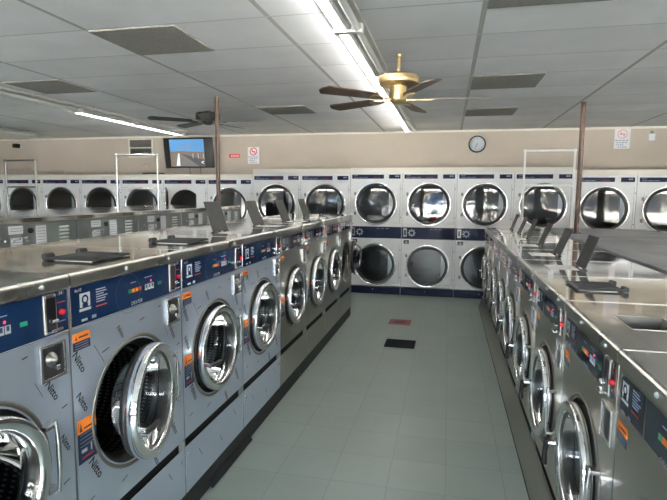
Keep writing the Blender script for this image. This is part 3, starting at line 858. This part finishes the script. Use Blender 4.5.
left_fix = fixture('long ceiling light on the left, lit only along its far half', -4.34, 2.92, 7.76, [0, 0, 1, 1])
c = MB(); c.tube([(.10, 2.92, H - .022), (.10, 7.76, H - .022)], .018, M['fixture'], 10)
for yy in (3.6, 4.55, 5.5, 6.4, 7.2): c.box(.075, .125, yy - .015, yy + .015, H - .045, H - .001, M['fixture'], .002)
c.build('conduit', left_fix)
fixture('short unlit ceiling light in the far upper left corner', -7.02, 5.10, 7.54, [0, 0])

# ------------------------------------------------------------------ ceiling fans
def fan(label, x, y, zb, r, mm, bm_, rod, a0, mr, mh):
    t = thing('ceiling_fan', label, 'ceiling fan', (x, y, 0), 0)
    RX90 = Matrix.Rotation(-PI / 2, 4, 'X')   # lathe axis y -> z
    def lz(mb, prof, m, seg=36): return mb.lathe(prof, m, seg, Matrix(((1, 0, 0, 0), (0, 0, 1, 0), (0, 1, 0, 0), (0, 0, 0, 1))))
    if rod:
        k = MB(); lz(k, [(0, H), (.022, H - .001), (.022, H - .010), (.016, H - .034), (0, H - .034)], mm); k.build('canopy', t)
        k = MB(); lz(k, [(.013, H - .03), (.013, zb + mh + .06)], mm, 14); k.build('rod', t)
    k = MB(); z0 = zb + (.092 if rod else .018)
    lz(k, [(0, z0 + mh + .02), (.04, z0 + mh + .018), (.06, z0 + mh), (mr * .90, z0 + mh - .006), (mr * .98, z0 + mh - .014), (mr, z0 + mh - .024), (mr, z0 + .018), (mr * .97, z0 + .005), (mr * .72, z0), (mr * .45, z0 - .004), (0, z0 - .004)], mm)
    if rod: lz(k, [(mr * 1.003, z0 + .05), (mr * 1.012, z0 + .055), (mr * 1.003, z0 + .06)], mm)
    k.build('motor_housing', t)
    k = MB(); lz(k, [(.062, z0 + .002), (.064, zb - .002), (.056, zb - .022), (.045, zb - .034), (.012, zb - .040), (0, zb - .040)], mm); k.build('switch_cup', t)
    for j in range(5):
        a = a0 + j * 2 * PI / 5
        k = MB(); n = 14; pts = []
        L0, L1 = .20, r
        out = []
        for q in range(n + 1):
            s_ = q / n; xx = L0 + (L1 - L0) * s_
            w = .050 + .018 * s_
            if s_ > .90: w *= math.sqrt(max(0, 1 - ((s_ - .90) / .10) ** 2)) * .75 + .25
            if s_ < .06: w *= .75
            out.append((xx, w))
        top = [(x_, w_, zb + .003) for x_, w_ in out] + [(x_, -w_, zb + .003) for x_, w_ in out[::-1]]
        m_ = len(top); bot = [(p_[0], p_[1], zb - .004) for p_ in top]
        tilt = Matrix.Rotation(a, 4, 'Z') @ Matrix.Translation((0, 0, zb)) @ Matrix.Rotation(math.radians(11), 4, 'X') @ Matrix.Translation((0, 0, -zb))
        k.add(top + bot, [tuple(range(m_)), tuple(range(m_, 2 * m_))[::-1]] + [(i, (i + 1) % m_, m_ + (i + 1) % m_, m_ + i) for i in range(m_)], bm_, False, tilt)
        bo = k.build('blade', t)
        k = MB()
        k.add([(*(tilt @ Vector((x_, y_, zb - .006))),) for x_, y_ in ((.05, -.012), (.14, -.012), (.20, -.038), (.25, -.030), (.25, .030), (.20, .038), (.14, .012), (.05, .012))] +
              [(*(tilt @ Vector((x_, y_, zb - .012))),) for x_, y_ in ((.05, -.012), (.14, -.012), (.20, -.038), (.25, -.030), (.25, .030), (.20, .038), (.14, .012), (.05, .012))],
              [tuple(range(8)), tuple(range(8, 16))[::-1]] + [(i, (i + 1) % 8, 8 + (i + 1) % 8, 8 + i) for i in range(8)], mm if rod else bm_)
        k.build('blade_iron', bo)
    return t
fan('brass ceiling fan with walnut blades hanging on a short rod overhead', -.385, 3.86, 2.25, .66, M['brass'], M['blade'], True, math.radians(7), .148, .078)
fan('dark ceiling fan far off beside the left brown pole, hugging the ceiling', -2.98, 6.00, 2.435, .72, M['bronze'], M['bronze'], False, math.radians(4), .15, .095)

# ------------------------------------------------------------------ poles
k = MB(); k.tube([(-2.46, 5.17, 1.128), (-2.46, 5.17, H)], .022, M['pole'], 16); k.lathe([(.05, 0), (.05, .01), (.022, .012)], M['pole'], 18, Matrix.Translation((-2.46, 5.17, 1.13)) @ Matrix.Rotation(PI / 2, 4, 'X'))
tag(k.build('support_pole'), 'brown steel pole at left, between the washer rows below the dark fan', 'pole')
k = MB(); k.tube([(1.42, 6.19, 1.118), (1.42, 6.19, H)], .027, M['pole'], 16); k.lathe([(.06, 0), (.06, .01), (.027, .012)], M['pole'], 18, Matrix.Translation((1.42, 6.19, 1.12)) @ Matrix.Rotation(PI / 2, 4, 'X'))
tag(k.build('support_pole'), 'brown steel pole at right, rising from the grey plank to the ceiling', 'pole')

# ------------------------------------------------------------------ laundry carts
def cart(label, x, y, w, ztop, m, rz=0, zlow=None):
    t = thing('laundry_cart', label, 'laundry cart', (x, y, 0), rz, 'wire laundry carts with hanging bars')
    zl = zlow or ztop - .47
    hw = w / 2; d = .20
    for sx in (-1, 1):
        k = MB(); k.tube([(sx * hw * .97, 0, .20), (sx * hw, 0, zl), (sx * hw, 0, ztop + .02)], .014, m, 12)
        k.lathe([(0, -.02), (.02, -.018), (.02, .018), (0, .02)], m, 12, Matrix.Translation((sx * hw, 0, ztop)))
        k.build('upright', t)
    k = MB(); k.tube([(-hw, 0, ztop), (hw, 0, ztop)], .014, m, 12); k.build('hanging_bar', t)
    k = MB(); k.tube([(-hw, 0, zl - .03), (-hw + .03, 0, zl), (hw - .03, 0, zl), (hw, 0, zl - .03)], .014, m, 12); k.build('cross_bar', t)
    k = MB(); zt, zb_ = .78, .28; ch = M['chrome_dull']
    for zz, s_ in ((zt, 1), (zb_, .9)):
        a, b_ = hw * 1.0 * s_, d * s_
        k.tube([(-a, -b_, zz), (a, -b_, zz), (a, b_, zz), (-a, b_, zz), (-a, -b_, zz)], .007, ch, 8)
    for q in range(11):
        xx = -hw + 2 * hw * q / 10
        for s_ in (-1, 1): k.tube([(xx * .9, s_ * d * .9, zb_), (xx, s_ * d, zt)], .003, ch, 6)
        k.tube([(xx * .9, -d * .9, zb_), (xx * .9, d * .9, zb_)], .003, ch, 6)
    for q in range(7):
        yy = -d + 2 * d * q / 6
        for s_ in (-1, 1): k.tube([(s_ * hw * .9, yy * .9, zb_), (s_ * hw, yy, zt)], .003, ch, 6)
    for zz in (.40, .53, .66):
        s_ = .9 + .1 * (zz - zb_) / (zt - zb_)
        k.tube([(-hw * s_, -d * s_, zz), (hw * s_, -d * s_, zz), (hw * s_, d * s_, zz), (-hw * s_, d * s_, zz), (-hw * s_, -d * s_, zz)], .003, ch, 6)
    k.build('wire_basket', t)
    k = MB(); a, b_ = hw * .9, d * .88
    k.tube([(-a, -b_, .17), (a, -b_, .17), (a, b_, .17), (-a, b_, .17), (-a, -b_, .17)], .012, m, 8)
    for sx in (-1, 1):
        for sy in (-1, 1): k.tube([(sx * a, sy * b_, .10), (sx * a, sy * b_, .28)], .010, m, 8)
    k.build('frame', t)
    for sx in (-1, 1):
        for sy in (-1, 1):
            k = MB(); k.lathe([(0, -.014), (.045, -.014), (.05, -.008), (.05, .008), (.045, .014), (0, .014)], M['rubber'], 18, Matrix.Translation((sx * a, sy * b_, .05)))
            k.build('wheel', t)
    return t
cart('white enamelled laundry cart frame at the far end of the right washers', 1.325, 7.47, .64, 2.15, M['cartwhite'], 0, 1.68)
cart('chrome laundry cart frame under the wall vent, left of the television', -4.17, 6.25, .60, 2.055, M['chrome_dull'], math.radians(4), 1.60)
cart('dim chrome laundry cart frame at the far left edge of the photo', -6.36, 6.55, .54, 2.02, M['slot'], 0, 1.62)

# ------------------------------------------------------------------ things on the back wall
WY = RY1
# wall vent
t = thing('wall_vent', 'dark two-pane louvered vent high on the back wall left of the television', 'vent', (-5.57, WY, 2.36))
k = MB()
for a in ((-.25, -.225, -.17, .17), (.225, .25, -.17, .17), (-.225, .225, .148, .17), (-.225, .225, -.17, -.148), (-.225, .225, -.006, .016)): k.box(a[0], a[1], -.028, 0, a[2], a[3], M['trimw'], .002)
k.build('frame', t)
k = MB(); k.box(-.226, .226, -.008, -.001, -.15, .15, M['ventdark'])
for q in range(10):
    z = -.13 + q * .0285
    k.add([(-.224, -.022, z), (.224, -.022, z), (.224, -.009, z + .018), (-.224, -.009, z + .018)], [(0, 1, 2, 3)], M['ventdark'])
k.build('louver_panel', t)
# television
t = thing('television', 'wall-mounted flat television showing a walkway under blue sky', 'television', (-4.49, 8.28, 2.245), 0)
k = MB(); k.box(-.465, .465, -.02, .025, -.262, .262, M['tvblack'], .005); k.build('bezel', t)
s = MB(); y = -.0215
def sp(pts, m, dy=0): s.add([(a * .30 - .02, y - dy, b * .235) for a, b in pts], [tuple(range(len(pts)))], m)
s.add([(-.45, y, -.245), (.45, y, -.245), (.45, y, .245), (-.45, y, .245)], [(0, 1, 2, 3)], M['tvblack'])
sp([(-1.1, -.02), (1.1, -.02), (1.1, 1), (-1.1, 1)], M['sky1'], .0005)
sp([(-1.1, -1), (1.1, -1), (1.1, .06), (.3, .10), (-.3, .14), (-1.1, .10)], M['scr_land'], .0008)
sp([(-.62, .1), (-.5, .48), (-.35, .60), (-.22, .48), (-.15, .12)], M['sky2'], .0006)
sp([(-.1, .35), (.05, .72), (.2, .80), (.3, .5), (.15, .3)], M['sky2'], .0006)
sp([(-.55, -1), (.75, -1), (-.40, -.02), (-.52, -.02)], M['scr_road'], .0011)
sp([(-.75, -.95), (-.50, -.95), (-.50, -.02), (-.58, -.02)], M['scr_white'], .0014)
sp([(-.38, -.05), (1.1, -.52), (1.1, -.95), (.75, -1)], M['scr_rail'], .0014)
sp([(.9, -.62), (1.08, -.60), (.95, -.72), (1.08, -.84), (.86, -.74)], M['scr_white'], .0018)
for q in range(7): sp([(.35 + q * .11, -.05), (.37 + q * .11, -.05), (.37 + q * .11, -.42), (.35 + q * .11, -.38)], M['scr_white'] if q % 3 == 0 else M['scr_rail'], .0016)
s.build('screen', t)
k = MB(); k.box(-.12, .12, .025, .06, -.12, .12, M['tvblack'], .004); k.box(-.03, .03, .055, .185, -.03, .03, M['tvblack']); k.box(-.10, .10, .17, .185, -.10, .10, M['tvblack']); k.build('wall_bracket', t)
k = MB(); k.tube([(-.02, .02, -.255), (-.02, .02, -.33), (-.018, .018, -.372)], .005, M['black'], 8); k.tube([(.19, .02, -.255), (.19, .022, -.34), (.192, .02, -.40)], .005, M['black'], 8); k.build('cable', t)
t.rotation_euler = (math.radians(8), 0, 0)
# clock
t = thing('wall_clock', 'round white wall clock with dark rim above the aisle dryers', 'clock', (.415, WY, 2.345))
k = MB(); k.lathe([(.113, -.030), (.120, -.040), (.130, -.036), (.134, -.020), (.134, 0)], M['black'], 48); k.build('rim', t)
k = MB(); k.disc((0, -.022, 0), .116, M['clockface'], seg=48)
for q in range(12):
    a = q * PI / 6; c_, s_ = math.sin(a), math.cos(a)
    k.text(str(q if q else 12), c_ * .090, -.0235, s_ * .090 - .010, .028, M['ink'])
k.build('face', t)
k = MB()
def hand(mb, a, l, w, yy):
    d = Vector((math.sin(a), 0, math.cos(a))); n = Vector((d.z, 0, -d.x))
    o = Vector((0, yy, 0)); mb.add([tuple(o - d * .012 - n * w), tuple(o + d * l - n * w * .5), tuple(o + d * l + n * w * .5), tuple(o - d * .012 + n * w)], [(0, 1, 2, 3)], M['black'])
hand(k, math.radians(207), .055, .004, -.026); k.build('hour_hand', t)
k = MB(); hand(k, math.radians(200), .085, .003, -.028); k.build('minute_hand', t)
k = MB(); k.lathe([(.114, -.033), (.06, -.036), (0, -.037)], M['winglass'], 40); k.build('crystal', t)
# signs
def nosmoke(label, x, z, w, h, red):
    t = MB(); t.box(-w / 2, w / 2, -.006, 0, -h / 2, h / 2, M['paper'], .001)
    t.ring((0, -.0066, h * .24), w * .25, w * .33, red, 28)
    a = w * .24; t.quad([(-a, -.0067, h * .24 + a * .8), (-a * .75, -.0067, h * .24 + a), (a, -.0067, h * .24 - a * .8), (a * .75, -.0067, h * .24 - a)], red)
    t.box(-w * .16, w * .16, -.0064, -.0058, h * .215, h * .255, M['ink'])
    for q, (x0, x1) in enumerate(((-.44, .44), (-.36, .36), (-.40, .12), (-.30, .34))):
        z_ = -.06 * h - q * h * .11
        n = 4
        for j in range(n):
            u0 = x0 + (x1 - x0) * j / n; u1 = x0 + (x1 - x0) * (j + .78) / n
            t.quad([(u0 * w, -.0066, z_), (u1 * w, -.0066, z_), (u1 * w, -.0066, z_ - h * .055), (u0 * w, -.0066, z_ - h * .055)], M['greyprint'])
    tag(t.build('wall_notice', loc=(x, WY, z)), label, 'sign')
nosmoke('white notice with a red prohibition circle on the wall left of the aisle', -3.365, 2.205, .21, .285, M['signred'])
nosmoke('faded white notice with a pink circle high on the wall at right', 2.51, 2.395, .215, .29, M['signpink'])
k = MB(); k.box(-.105, .105, -.008, 0, -.034, .034, M['signred'], .001)
for q in range(5): k.quad([(-.06 + q * .03, -.0086, -.010), (-.04 + q * .03, -.0086, -.010), (-.04 + q * .03, -.0086, .010), (-.06 + q * .03, -.0086, .010)], M['paper'])
tag(k.build('wall_sign', loc=(-3.725, WY, 2.20)), 'small red sign strip on the wall beside the left brown pole', 'sign')
# small cameras
def camera_box(label, x, z, body, lens):
    t = thing('security_camera', label, 'camera', (x, WY, z))
    k = MB(); k.box(-.035, .035, -.012, 0, -.05, .05, body, .004); k.tube([(0, -.01, .02), (0, -.06, .0)], .012, body, 10); k.build('mount', t)
    k = MB(); k.box(-.04, .04, -.16, -.04, -.05, .03, lens, .012); k.lathe([(0, -.166), (.02, -.165), (.024, -.158)], M['black'], 16, Matrix.Translation((0, 0, -.01))); k.build('camera_body', t)
camera_box('small black camera high in the left corner of the back wall', -8.22, 2.44, M['fixture'], M['black'])
t = thing('wall_sensor', 'small pale sensor box on the wall near the upper right photo edge', 'sensor', (2.90, WY, 2.43))
k = MB(); k.box(-.045, .045, -.03, 0, -.07, .03, M['paper'], .006); k.build('box', t)
k = MB(); k.lathe([(0, -.05), (.014, -.048), (.018, -.03), (.018, 0)], M['slot'], 14, Matrix.Translation((0, 0, .055))); k.build('knob', t)
k = MB(); k.tube([(-8.45, WY - .01, 1.985), (-8.2, WY - .01, 1.975), (-7.98, WY - .01, 1.99), (-7.95, WY - .01, 1.94), (-7.6, WY - .01, 1.945), (-7.28, WY - .01, 1.955), (-7.25, WY - .01, 1.89)], .009, M['stain'], 8)
tag(k.build('wall_cable'), 'thin dark cable stapled along the wall above the left dryers', 'cable')
k = MB(); 
rnd = random.Random(4)
pts = [(.16 * math.cos(a) * rnd.uniform(.6, 1.1), -.0015, .05 * math.sin(a) * rnd.uniform(.5, 1.1)) for a in [q * 2 * PI / 14 for q in range(14)]]
k.add(pts, [tuple(range(14))], M['stain']); struct(k.build('trim_7', loc=(-5.45, WY, 2.06)))
k = MB(); k.tube([(-.22, 0, 0), (-.1, 0, .012), (.05, 0, .008), (.2, 0, .0)], .012, M['black'], 8)
tag(k.build('short_rod', loc=(-4.93, DY + .12, 1.863)), 'dark short rod lying on the dryer ledge left of the television', 'rod')

# ------------------------------------------------------------------ floor marks
k = MB(); k.box(-.155, .155, -.14, .14, 0.0005, .008, M['floormat'], .003)
for q in range(5): k.box(-.14, .14, -.12 + q * .055, -.10 + q * .055, .0078, .0095, M['floormat'])
tag(k.build('floor_plate', loc=(-.445, 5.16, 0)), 'black rectangular plate on the aisle floor', 'floor plate')
k = MB(); k.box(-.13, .13, -.13, .13, .0005, .002, M['floordecal'])
vs = [(.075 * math.cos(q * PI / 8), .06 * math.sin(q * PI / 8), .0026) for q in range(16)]; k.add(vs, [tuple(range(16))], M['plinth'])
k.quad([(-.06, -.02, .0032), (.06, -.02, .0032), (.06, 0, .0032), (-.06, 0, .0032)], M['floordecal'])
tag(k.build('floor_decal', loc=(-.53, 6.07, 0)), 'worn red square decal on the aisle floor near the dryers', 'decal')

# ------------------------------------------------------------------ light
w = bpy.data.worlds.new('daylight'); SC.world = w; w.use_nodes = True
N = w.node_tree.nodes; bg = N['Background']; bg.inputs['Color'].default_value = (.86, .93, 1, 1); bg.inputs['Strength'].default_value = 15.0
for i, (a, b_) in enumerate(bays):
    la = bpy.data.lights.new('window_portal', 'AREA'); la.shape = 'RECTANGLE'; la.size = b_ - a; la.size_y = 2.08
    la.cycles.is_portal = True
    lo = bpy.data.objects.new('window_portal', la); COL.objects.link(lo)
    lo.location = ((a + b_) / 2, RY0 - .13, 1.26); lo.rotation_euler = (PI / 2, 0, 0)

sl = bpy.data.lights.new('sun', 'SUN'); sl.energy = 190; sl.angle = .01; sl.color = (1, .96, .90)
so = bpy.data.objects.new('sun', sl); COL.objects.link(so); so.rotation_euler = (math.radians(-36), 0, math.radians(18))
# ------------------------------------------------------------------ camera
F, YAW, PIT, ROLL = 506.9, .2215, .1109, .0068
s, c = math.sin(YAW), math.cos(YAW)
r = Vector((c, s, 0)); fw = Vector((-s * math.cos(PIT), c * math.cos(PIT), -math.sin(PIT))); up = r.cross(fw)
r2 = r * math.cos(ROLL) + up * math.sin(ROLL); u2 = -r * math.sin(ROLL) + up * math.cos(ROLL)
cd = bpy.data.cameras.new('camera'); co = bpy.data.objects.new('camera', cd); COL.objects.link(co)
cd.sensor_width = 36; cd.lens = F * 36 / 667; cd.clip_start = .02
m4 = Matrix((( r2.x, u2.x, -fw.x, 0), (r2.y, u2.y, -fw.y, 0), (r2.z, u2.z, -fw.z, 1.55), (0, 0, 0, 1)))
co.matrix_world = m4
SC.camera = co
vs = SC.view_settings
vs.view_transform = 'Standard'; vs.look = 'None'; vs.gamma = 1; vs.use_curve_mapping = False; vs.exposure = 1.18
SC.cycles.max_bounces = 10; SC.cycles.transparent_max_bounces = 16; SC.cycles.sample_clamp_indirect = 14
SC.cycles.caustics_reflective = False; SC.cycles.caustics_refractive = False
SC.cycles.use_denoising = True
